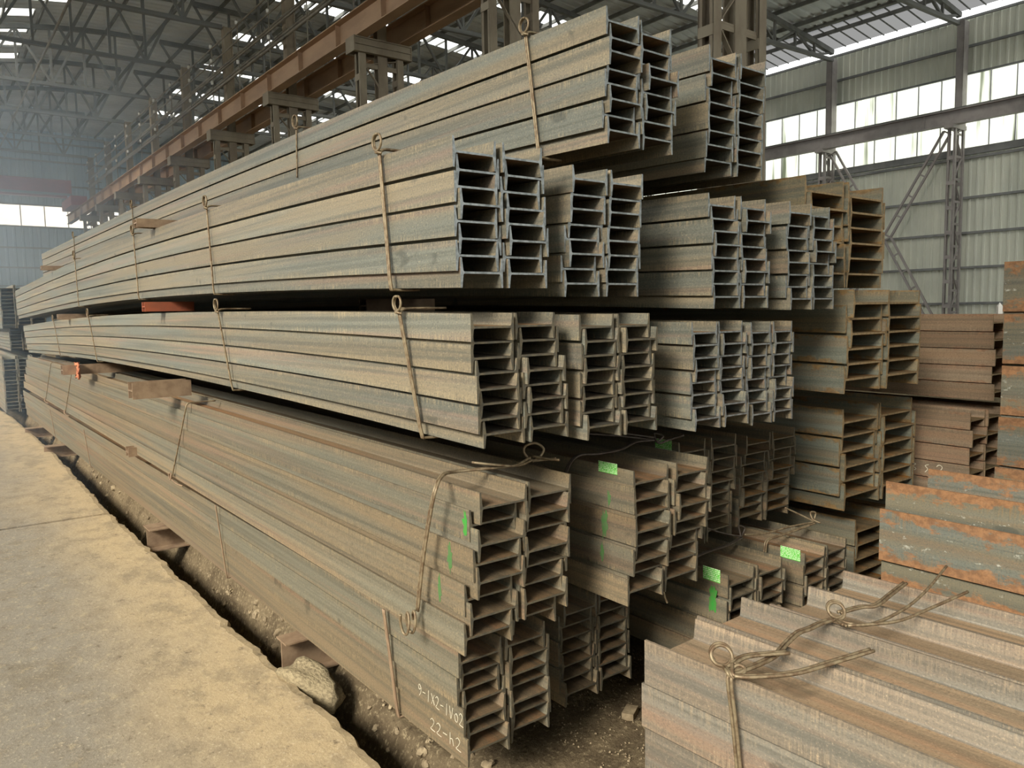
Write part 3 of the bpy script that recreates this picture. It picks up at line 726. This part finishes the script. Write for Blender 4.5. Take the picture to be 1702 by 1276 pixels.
# ------------------------------------------------------------------ spacers (dunnage)
def spacer(label, x0, x1, y, zt, hgt, wid, mat):
    """short I-section laid across under the bundles, flanges level"""
    o = tag(link('steel_spacer', None, loc=(x0, y, zt - hgt)), label, 'spacer', 'spacers between the tiers')
    L = x1 - x0
    b = MB(); b.box(0, L, -wid / 2, wid / 2, hgt - .008, hgt); b.obj('flange', M[mat], o)
    b = MB(); b.box(0, L, -wid / 2, wid / 2, 0, .008); b.obj('flange', M[mat], o)
    b = MB(); b.box(0, L, -.004, .004, .008, hgt - .008); b.obj('web', M[mat], o)
def side_spacer(label, x0, x1, y, z0, hgt, wid, mat):
    """short I-section lying on its side: web level, flanges upright"""
    o = tag(link('steel_spacer', None, loc=(x0, y, z0)), label, 'spacer', 'spacers between the tiers')
    L = x1 - x0
    b = MB(); b.box(0, L, -wid / 2, -wid / 2 + .009, 0, hgt); b.obj('flange', M[mat], o)
    b = MB(); b.box(0, L, wid / 2 - .009, wid / 2, 0, hgt); b.obj('flange', M[mat], o)
    b = MB(); b.box(0, L, -wid / 2 + .009, wid / 2 - .009, hgt / 2 - .004, hgt / 2 + .004); b.obj('web', M[mat], o)
side_spacer('grey-brown spacer jutting out under the top left bundle', 1.17, 2.0, 5.55, 2.19, .055, .09, 'spacer')
side_spacer('far brown spacer jutting out under the top left bundle', 1.17, 2.4, 10.4, 2.17, .05, .09, 'spacer')
side_spacer('red oxide spacer between the middle and fourth tiers', 1.19, 1.5, 5.55, 1.645, .062, .09, 'spacer_red')
side_spacer('far pale spacer between the middle and fourth tiers', 1.20, 2.1, 9.6, 1.60, .062, .09, 'spacer')
side_spacer('brown spacer jutting far out under the middle tier', 1.06, 1.42, 5.45, 1.085, .105, .13, 'spacer')
side_spacer('far brown spacer under the middle tier beside the orange cloth', 1.08, 2.3, 8.6, 1.07, .09, .13, 'spacer')
side_spacer('hidden brown spacer near the front of the middle tier', 1.8, 2.4, 3.6, 1.062, .11, .13, 'spacer')
side_spacer('hidden brown spacer near the front of the fourth tier', 1.8, 2.2, 3.6, 1.612, .065, .09, 'spacer')
side_spacer('hidden brown spacer near the front of the top tier', 2.2, 2.9, 3.6, 2.15, .05, .09, 'spacer')
for z0, hh, lb in ((.475, .06, 'second'), (1.10, .075, 'middle'), (1.655, .03, 'fourth')):
    side_spacer('shadowed spacer under the large rusty bundle of the %s tier' % lb, 3.75, 4.2, 4.0, z0, hh, .09, 'spacer')
side_spacer('shadowed spacer between the two red-brown bundles', 4.9, 5.4, 3.2, .985, .04, .09, 'spacer')
side_spacer('short rusty spacer stub between the two lowest bundles', 1.215, 1.32, 6.5, .545, .07, .10, 'spacer')
spacer('rusty bearer under the bottom tier beside the pale boulder', 1.235, 2.4, 3.42, .105, .17, .12, 'spacer')
spacer('rusty bearer under the bottom tier, second from the boulder', 1.215, 2.4, 6.0, .088, .16, .20, 'spacer')
spacer('far rusty bearer poking out under the bottom tier', 1.12, 2.4, 10.9, .07, .14, .16, 'spacer')
spacer('farthest rusty bearer poking out under the bottom tier', 1.12, 2.4, 13.0, .062, .14, .16, 'spacer')

# ------------------------------------------------------------------ boulder, rubble, rag, bits
def rock_mesh(name, seed, mat, amp=.35, sub=3):
    bm = bmesh.new(); bmesh.ops.create_icosphere(bm, subdivisions=sub, radius=1)
    for v in bm.verts:
        d = v.co.normalized(); k = 1 + amp * noise.noise(d * 1.3 + Vector((seed, 0, 0))) + amp * .4 * noise.noise(d * 3.5 + Vector((0, seed, 0)))
        v.co = d * k
    me = bpy.data.meshes.new(name); bm.to_mesh(me); bm.free(); me.materials.append(mat)
    me.polygons.foreach_set('use_smooth', [True] * len(me.polygons)); return me
bo = link('boulder', rock_mesh('boulder', 3.1, M['stone'], .45), None, (1.295, 3.22, -.058), (0.3, .2, .6)); bo.scale = (.10, .165, .095)
tag(bo, 'pale sunlit boulder wedged in the trench under the lowest beams', 'boulder')
rm = [rock_mesh('rubble_stone', 10.7 * k, M['rubble'], .6, 2) for k in range(5)]
b = MB()
for k in range(700):
    y = 2.3 + 12.5 * (k / 700.0) ** 1.15 + random.uniform(-.1, .1); x = random.uniform(1.30, 1.62)
    if abs(y - 3.2) < .25 and x < 1.45: continue
    sc = random.uniform(.005, .018) * (1 if random.random() < .85 else 1.7)
    me = rm[k % 5]; rot = Euler((random.random() * 6, random.random() * 6, random.random() * 6)).to_matrix(); c = Vector((x, y, ground_z(x, y) + sc * .3)); i0 = len(b.v)
    for v in me.vertices: b.v.append(tuple(c + rot @ Vector((v.co.x * sc, v.co.y * sc * 1.2, v.co.z * sc * .8))))
    for p in me.polygons: b.f.append(tuple(i0 + q for q in p.vertices)); b.mi.append(0)
tag(b.obj('rubble', M['rubble'], None, False), 'broken stone rubble lying in the trench along the lowest beams', 'rubble', kind='stuff')
for me in rm: bpy.data.meshes.remove(me)
b = MB()
for k in range(900):
    x, y = random.uniform(1.9, 2.75), random.uniform(1.3, 2.6); s = random.uniform(.002, .007)
    z = ground_z(x, y); i = len(b.v)
    for q in ((1, 0, 0), (-1, 0, 0), (0, 1, 0), (0, -1, 0), (0, 0, 1), (0, 0, -1)):
        b.v.append((x + q[0] * s * random.uniform(.6, 1.3), y + q[1] * s * random.uniform(.6, 1.3), z + s * .4 + q[2] * s * .8))
    for t in ((0, 2, 4), (2, 1, 4), (1, 3, 4), (3, 0, 4), (2, 0, 5), (1, 2, 5), (3, 1, 5), (0, 3, 5)): b.f.append(tuple(i + q for q in t)); b.mi.append(0)
tag(b.obj('gravel', M['rubble']), 'loose fine gravel on the dirt in front of the beam ends', 'gravel', kind='stuff')
b = MB(); b.box(-.04, .04, -.025, .025, 0, .03); o = b.obj('brick_fragment', M['rubble'], loc=(2.27, 2.2, ground_z(2.27, 2.2))); o.rotation_euler = (0, 0, .5)
tag(o, 'grey brick fragment on the dirt beside the loose wire end', 'brick')
b = MB(); b.box(-.022, .022, -.012, .012, 0, .045)
i = len(b.v); b.v += [(-.022, -.012, .045), (.022, -.012, .045), (.022, .012, .045), (-.022, .012, .045), (0, 0, .07)]
b.f += [(i, i + 1, i + 4), (i + 1, i + 2, i + 4), (i + 2, i + 3, i + 4), (i + 3, i, i + 4)]; b.mi += [0] * 4
o = b.obj('marker_block', M['white'], loc=(5.27, 1.98, 1.537)); o.rotation_euler = (0, 0, .6)
tag(o, 'small white pointed block on top of the red-brown right bundle', 'block')
# rag: drooping crumpled cloth
bm = bmesh.new(); bmesh.ops.create_grid(bm, x_segments=9, y_segments=12, size=1)
for v in bm.verts:
    u, w = v.co.x, v.co.y
    v.co = Vector((-.02 - .02 * abs(u) + .02 * noise.noise((u * 3, w * 3, 0)), u * .13 + .05 * noise.noise((w * 2, u, 4)), w * .075 + .03 * noise.noise((u * 2.2, w * 2, 9))))
    if w < -.1: v.co.y *= .55 + .3 * noise.noise((w * 4, 1, 1))
me = bpy.data.meshes.new('cloth'); bm.to_mesh(me); bm.free(); me.materials.append(M['rag']); me.polygons.foreach_set('use_smooth', [True] * len(me.polygons))
o = link('cloth_rag', me, None, (1.235, 8.49, 1.11)); md = o.modifiers.new('thick', 'SOLIDIFY'); md.thickness = .008
tag(o, 'orange cloth rag hanging by the far spacer under the middle tier', 'rag')

# ------------------------------------------------------------------ binding wires
def wire(label, paths, r=.0045, mat='wire', strands=2, gap=None, name='binding_wire'):
    gap = gap or 2.15 * r
    P0 = Vector(paths[0][1][0])
    o = tag(link(name, None, loc=P0), label, 'wire', 'wires binding the bundles')
    for nm, pts, ns in paths:
        pts = spline(pts, 6)
        for k in range(ns):
            off = Vector((0, (k - (ns - 1) / 2) * gap, 0)) - P0
            b = MB(); b.tube([p + off for p in pts], r, 6); b.obj(nm, M[mat], o, True)
    return o
def ring(c, rad, ax='x', tilt=0.0, turns=1.6, n=18, pitch=.006):
    out = []
    for i in range(int(n * turns) + 1):
        t = 2 * math.pi * i / n - math.pi / 2
        if ax == 'x': out.append((c[0] - pitch * i / n + tilt * math.sin(t) * rad, c[1] + rad * math.cos(t), c[2] + rad * math.sin(t) + rad))
        else: out.append((c[0] + rad * math.cos(t), c[1] + rad * .4 * math.sin(t), c[2] + rad * math.sin(t) + rad))
    return out
def ring3(c, r, e1, e2, turns=1.8, n=16, drift=(0, 0, 0)):
    c, e1, e2, d = Vector(c), Vector(e1).normalized(), Vector(e2).normalized(), Vector(drift)
    return [c + e1 * r * math.sin(2 * math.pi * i / n) - e2 * r * math.cos(2 * math.pi * i / n) + d * (i / n) for i in range(int(n * turns) + 1)]
def side_wire(label, yt, zt, yb, zb, X, loop=.024, ns=2, r=.004, mat='wire', under=True, xt=None, xb=None, over=True):
    xt = X if xt is None else xt; xb = X if xb is None else xb
    g = r + .003
    pts = [(xb + .10, yb, zb - g), (xb + .01, yb, zb - g)] if under else []
    pts += [(xb - g, yb, zb + .008), (xb + (xt - xb) * .3 - g, yb + (yt - yb) * .3, zb + (zt - zb) * .3), (xb + (xt - xb) * .7 - g, yb + (yt - yb) * .7, zb + (zt - zb) * .7), (xt - g, yt, zt - .004)]
    paths = [('strand', pts, ns)]
    if over: paths.append(('top_strand', [(xt - g, yt, zt - .004), (xt + .01, yt, zt + g + .002), (xt + .08, yt, zt + g + .004), (xt + .17, yt - .01, zt + g + .004)], 2 if ns > 1 else 1))
    if loop:
        paths.append(('loop', ring((xt - g - .002, yt, zt + .004), loop), 1))
        paths.append(('twist', [(xt - g, yt - .012, zt - .006), (xt - g - .01, yt, zt - .002), (xt - g, yt + .014, zt + .004), (xt + .02, yt + .02, zt + .012)], 2))
    wire(label, paths, r, mat)
# top tier (left bundle is yawed: its face x follows y)
f4 = lambda y: 1.945 - math.tan(R(1.2)) * (y - 1.99)
side_wire('double wire with round loop near the front of the top left bundle', 2.40, 2.655, 2.33, 2.19, 1.935, .026, 2, .0045, xt=1.93, xb=1.93)
for y, lb, dz in ((4.55, 'second', .06), (8.6, 'third', .055), (11.8, 'farthest', .03)):
    side_wire('thin wire with small loop around the top left bundle, %s from its front' % lb, y, 2.655 + dz, y + .02, 2.36 + dz, f4(y) - .003, .034, 1, .005, under=False)
# fourth tier
b3 = lambda y: bend(3, y - 1.95); b2 = lambda y: bend(2, y - 1.94)
for y, lb, lp, ns in ((2.38, 'nearest', .027, 2), (4.33, 'second', .028, 1), (6.1, 'third', 0.03, 1), (8.7, 'farthest', .04, 1)):
    side_wire('tan wire looped round the leftmost fourth tier bundle, %s from its front' % lb, y, 2.128 + b3(y), y - .05, 1.675 + b3(y), 1.278, lp, ns, .0045 if ns == 2 else .005)
for y, lb, lp, ns in ((2.32, 'nearest', .024, 2), (4.31, 'second', .03, 1), (8.3, 'third', .035, 1), (10.7, 'farthest', .03, 1)):
    side_wire('tan wire looped round the leftmost middle tier bundle, %s from its front' % lb, y, 1.600 + b2(y), y - .06, 1.18 + b2(y), 1.302, lp, ns, .0045 if ns == 2 else .005, xb=1.34)
# second tier: big front wire with knot on top and a coil at its lower end
wire('heavy double wire over the leftmost second tier bundle ending in a coil', [
    ('strand', [(1.70, 2.13, 1.075), (1.628, 2.114, 1.068), (1.498, 2.147, 1.068), (1.40, 2.16, 1.07), (1.325, 2.12, 1.075), (1.268, 2.075, 1.045), (1.258, 2.10, .95), (1.252, 2.14, .80), (1.250, 2.18, .62)], 2),
    ('coil', [(1.246 - .004 * k, 2.185 + .018 * math.cos(k * 1.05), .585 + .036 * math.sin(k * 1.05)) for k in range(14)], 1),
    ('loop', [(1.70, 2.12, 1.07), (1.72, 2.10, 1.09), (1.735, 2.10, 1.115), (1.715, 2.12, 1.135), (1.685, 2.14, 1.125), (1.68, 2.14, 1.10), (1.70, 2.12, 1.075), (1.73, 2.08, 1.08), (1.75, 2.05, 1.085)], 1),
    ('tail', [(1.70, 2.13, 1.085), (1.60, 2.09, 1.075), (1.55, 2.10, 1.08), (1.475, 2.17, 1.09)], 1),
    ('tail', [(1.70, 2.12, 1.09), (1.725, 2.06, 1.085), (1.74, 2.02, 1.085)], 1)], .0048)
for y, lb in ((5.25, 'second'), (9.85, 'third'), (11.55, 'farthest')):
    side_wire('pale wire round the leftmost second tier bundle, %s from its front' % lb, y - .1, 1.05, y + .08, .565, 1.29, 0.0, 1, .005, xt=1.33, xb=1.262, under=False)
wire('dark double wire bent over the green-labelled second tier bundle', [
    ('strand', [(2.40, 2.18, 1.06), (2.33, 2.22, 1.055), (2.20, 2.18, 1.045), (2.09, 2.19, 1.04), (2.02, 2.22, 1.04), (1.985, 2.24, 1.01), (1.968, 2.27, .92), (1.955, 2.28, .82)], 2),
    ('knot', [(2.40, 2.17, 1.05), (2.43, 2.16, 1.075), (2.41, 2.19, 1.085), (2.40, 2.16, 1.05), (2.44, 2.14, 1.06), (2.49, 2.10, 1.08)], 1),
    ('tail', [(2.40, 2.18, 1.07), (2.30, 2.26, 1.09), (2.15, 2.33, 1.12)], 1),
    ('tail', [(2.40, 2.18, 1.06), (2.28, 2.27, 1.08), (2.12, 2.36, 1.10)], 1)], .0046, 'wire_dark')
for y, lb in ((5.25, 'first'), (9.85, 'second'), (11.55, 'third')):
    wire('small rusty wire knot hanging on the ledge above the bottom tier, %s from the front' % lb, [('loop', ring((1.252, y + .10, .545), .022), 1), ('tail', [(1.252, y + .10, .55), (1.245, y - .05, .545), (1.25, y - .18, .55)], 1)], .005, 'spacer')
# bottom tier
for y, lb, zt, ns in ((2.46, 'nearest', .55, 2), (4.47, 'second', .555, 1), (8.9, 'third', .50, 1), (11.45, 'farthest', .48, 1)):
    zb = .12 + bend(0, y - 2.03)
    side_wire('rusty wire down the leftmost bottom tier bundle, %s from its front' % lb, y + .01, zt - .015, y, zb, 1.29, 0.0 if ns == 2 or y < 5 else .0, ns, .0042, 'spacer', xb=1.322, xt=1.283, over=False)
# knots over the tagged bottom bundles
wire('dark twisted wire knotted over the label-tagged third bottom bundle', [
    ('strand', [(2.56, 2.12, .50), (2.58, 2.13, .525), (2.69, 2.14, .533), (2.83, 2.13, .54), (2.94, 2.14, .55)], 2),
    ('loop', [(2.94, 2.14, .54), (2.97, 2.16, .55), (2.99, 2.16, .58), (2.96, 2.17, .595), (2.94, 2.15, .575), (2.94, 2.14, .54)], 1),
    ('tail', [(2.94, 2.14, .555), (2.85, 2.19, .58), (2.76, 2.23, .62)], 1)], .0045, 'wire_dark')
wire('grey double wire bent over the label-tagged fourth bottom bundle', [
    ('strand', [(3.075, 2.11, .40), (3.078, 2.11, .47), (3.10, 2.11, .515), (3.20, 2.10, .522), (3.35, 2.10, .525), (3.46, 2.09, .535)], 2),
    ('loop', [(3.46, 2.09, .53), (3.49, 2.11, .545), (3.50, 2.11, .575), (3.47, 2.12, .58), (3.46, 2.10, .55), (3.48, 2.07, .535)], 1),
    ('tail', [(3.46, 2.09, .54), (3.40, 2.14, .58), (3.34, 2.18, .615)], 1),
    ('tail', [(3.46, 2.09, .54), (3.30, 2.12, .54), (3.12, 2.14, .535), (2.99, 2.16, .55)], 1)], .0045, 'wire')
wire('loose curled wire end poking from the right foreground stack', [
    ('strand', [(2.06, 1.86, -.07), (2.045, 1.85, -.02), (2.035, 1.83, .025), (1.98, 1.76, .035), (1.90, 1.72, .01)], 1),
    ('tail', [(2.22, 2.1, -.06), (2.12, 1.93, -.05), (1.98, 1.76, -.03)], 1)], .0042)
wire('short wire end hanging under the green-labelled second tier bundle', [('strand', [(2.20, 1.96, .545), (2.21, 1.955, .50), (2.218, 1.95, .475)], 1)], .004)
# right foreground stack
zf = .533
wire('tan double wire knotted on the near flange of the right foreground stack', [
    ('strand', [(1.800, 1.345, zf + .006), (1.795, 1.342, zf - .02), (1.802, 1.330, .40), (1.806, 1.318, .28), (1.81, 1.30, .10), (1.812, 1.29, -.02)], 2),
    ('cross_strand', [(1.80, 1.345, zf + .010), (1.85, 1.333, .548), (1.92, 1.330, .546), (2.01, 1.335, .545), (2.10, 1.36, .546), (2.18, 1.37, .556), (2.24, 1.366, .556), (2.32, 1.37, .553), (2.38, 1.362, .552)], 2),
    ('loop', ring3((1.832, 1.398, .568), .031, (.8, -.6, 0), (.35, .47, .81), 1.9, 16, (.005, .006, .003)), 1),
    ('neck', [(1.824, 1.382, .545), (1.80, 1.350, .548), (1.80, 1.34, .536)], 2),
    ('twist', [(1.81, 1.36, .54), (1.84, 1.35, .558), (1.85, 1.33, .552), (1.82, 1.32, .541), (1.80, 1.335, .548), (1.83, 1.36, .562)], 1),
    ('tail', [(1.80, 1.335, .545), (1.83, 1.30, .545), (1.94, 1.226, .55), (2.07, 1.19, .555), (2.22, 1.145, .566)], 2),
    ('tail', [(1.84, 1.365, .556), (1.91, 1.365, .560), (2.02, 1.30, .562)], 2)], .0056, gap=.0125)
wire('second tan wire knot with long loose ends on the right foreground stack', [
    ('loop', ring3((2.405, 1.365, .572), .027, (.8, -.6, 0), (.35, .47, .81), 1.9, 16, (.005, .006, .003)), 1),
    ('neck', [(2.39, 1.35, .55), (2.375, 1.335, .552), (2.36, 1.31, .552)], 2),
    ('tail', [(2.38, 1.345, .553), (2.42, 1.265, .553), (2.60, 1.245, .56), (2.80, 1.258, .575), (3.10, 1.315, .59)], 1),
    ('tail', [(2.36, 1.30, .555), (2.515, 1.217, .555), (2.71, 1.19, .562), (2.92, 1.163, .575)], 1),
    ('tail', [(2.43, 1.37, .56), (2.524, 1.347, .563), (2.573, 1.319, .565), (2.713, 1.337, .566), (2.85, 1.352, .572)], 2)], .0054, gap=.012)

# ------------------------------------------------------------------ labels, paint, chalk (parts of the beams they sit on)
def on_beam(key, pts_yz, x, name, mat, label, uv=False):
    """flat patch on the outer left flange face; y from the beam end, z from the beam base"""
    o = ALL[key]; me = bpy.data.meshes.new(name); n = len(pts_yz)
    v = [(x, y, z) for y, z in pts_yz] + [(x + .0009, y, z) for y, z in pts_yz]
    f = [tuple(reversed(range(n)))] + [tuple(range(n, 2 * n))] + [(i, (i + 1) % n, n + (i + 1) % n, n + i) for i in range(n)]
    me.from_pydata(v, [], f); me.materials.append(M[mat])
    if uv:
        ul = me.uv_layers.new(); ysA = [p[0] for p in pts_yz]; zsA = [p[1] for p in pts_yz]
        for lp in me.loops:
            c = me.vertices[lp.vertex_index].co
            ul.data[lp.index].uv = (1 - (c.y - min(ysA)) / (max(ysA) - min(ysA)), (c.z - min(zsA)) / (max(zsA) - min(zsA)))
    me.update(); p = link(name, me, o); tag(p, label); return p
def blob(y0, y1, z0, z1, seed, n=14):
    out = []
    for i in range(n):
        t = 2 * math.pi * i / n; k = 1 + .75 * noise.noise((math.cos(t) * 2.3 + seed * 3.7, math.sin(t) * 2.3, 0))
        out.append(((y0 + y1) / 2 + (y1 - y0) / 2 * k * math.cos(t), (z0 + z1) / 2 + (z1 - z0) / 2 * k * math.sin(t)))
    return out
def zl(key, z): return z - ALL[key].location.z
def yl(key, y): return y - ALL[key].location.y
def sticker(key, y0, y1, za, zb):
    on_beam(key, [(yl(key, y0), zl(key, za)), (yl(key, y1), zl(key, za)), (yl(key, y1), zl(key, zb)), (yl(key, y0), zl(key, zb))], -.0012, 'label_sticker', 'tag', 'bright green printed label', True)
sticker(('T1b', 7, 0), 2.015, 2.114, .993, 1.034)
sticker(('T1c', 7, 0), 2.24, 2.335, .982, 1.03)
sticker(('T1d', 7, 0), 2.36, 2.45, .955, .99)
sticker(('T0c', 6, 0), 1.97, 2.058, .466, .522)
sticker(('T0d', 7, 0), 1.948, 2.05, .447, .50)
def paint(key, y0, y1, za, zb, seed, mt='paint_faint'):
    on_beam(key, blob(yl(key, y0), yl(key, y1), zl(key, za), zl(key, zb), seed, 22), -.0008, 'paint_mark', mt, 'green paint stroke')
paint(('T1a', 6, 0), 1.992, 2.02, .895, .972, 1, 'paint_green'); paint(('T1a', 4, 0), 2.06, 2.085, .77, .862, 2); paint(('T1a', 2, 0), 2.100, 2.118, .66, .745, 3)
paint(('T1b', 6, 0), 2.030, 2.046, .875, .935, 4); paint(('T1b', 4, 0), 2.030, 2.062, .762, .858, 5); paint(('T1b', 2, 0), 2.04, 2.058, .67, .73, 6)
paint(('T0c', 4, 0), 1.98, 2.02, .335, .45, 7, 'paint_green')

GL = {  # hand-drawn strokes in a unit cell, x right, z up
    '9': [[(.85, .70), (.45, 1.0), (.15, .80), (.40, .55), (.80, .72), (.75, .35), (.30, .0)]],
    '1': [[(.55, 1.0), (.40, 0.0)]], 'X': [[(.1, .95), (.85, .1)], (((.85, .95), (.1, .05)))],
    '2': [[(.1, .80), (.40, 1.0), (.75, .80), (.45, .35), (.10, .05), (.90, .0)]],
    '-': [[(.1, .5), (.8, .55)]], 'V': [[(.1, 1.0), (.35, .0), (.85, 1.0)]], '0': [[(.5, .75), (.15, .5), (.3, .1), (.7, .1), (.85, .5), (.5, .75)]],
    'h': [[(.25, 1.0), (.20, 0)], [(.2, .45), (.6, .55), (.8, .05)]], 'k': [[(.3, 1.0), (.25, 0)], [(.8, .75), (.3, .4), (.85, .0)]], 's': [[(.7, .9), (.3, .75), (.6, .45), (.3, .1)]], '3': [[(.2, .9), (.7, .8), (.4, .55), (.75, .3), (.2, .05)]]}
def chalk(key, text, y_start, z_start, cw, ch, label, w=.0016, rot=0.0, x=-.0012, adv=None):
    """text written along the face, reading towards the near end (decreasing y)"""
    o = ALL[key]; b = MB()
    for i, chr_ in enumerate(text):
        for st in GL.get(chr_, []):
            pts = [Vector((x, -((i * (adv or cw * 1.12)) + px_ * cw), pz_ * ch)) for px_, pz_ in spline2(st)]
            pts = [Vector((p.x, yl(key, y_start) + p.y * math.cos(rot) , zl(key, z_start) + p.z + p.y * math.sin(rot))) for p in pts]
            for a, c in zip(pts[:-1], pts[1:]): b.bar(a, c, w, .0012, up=(1, 0, 0))
    tag(b.obj('chalk_writing', M['chalk'], o), label)
def spline2(st):
    if len(st) < 3: return [tuple(p) for p in st]
    return [(p.x, p.y) for p in spline([(a, c, 0) for a, c in st], 4)]
chalk(('T0a', 2, 0), '9-1X2-1V02', 2.31, .258, .026, .042, 'white chalk handwriting')
chalk(('T0a', 0, 0), '22-h2', 2.25, .155, .036, .042, 'white chalk handwriting')
chalk(('R4l', 5, 0), '3s2', 2.23, .60, .05, .06, 'white chalk handwriting', w=.004, adv=.075)
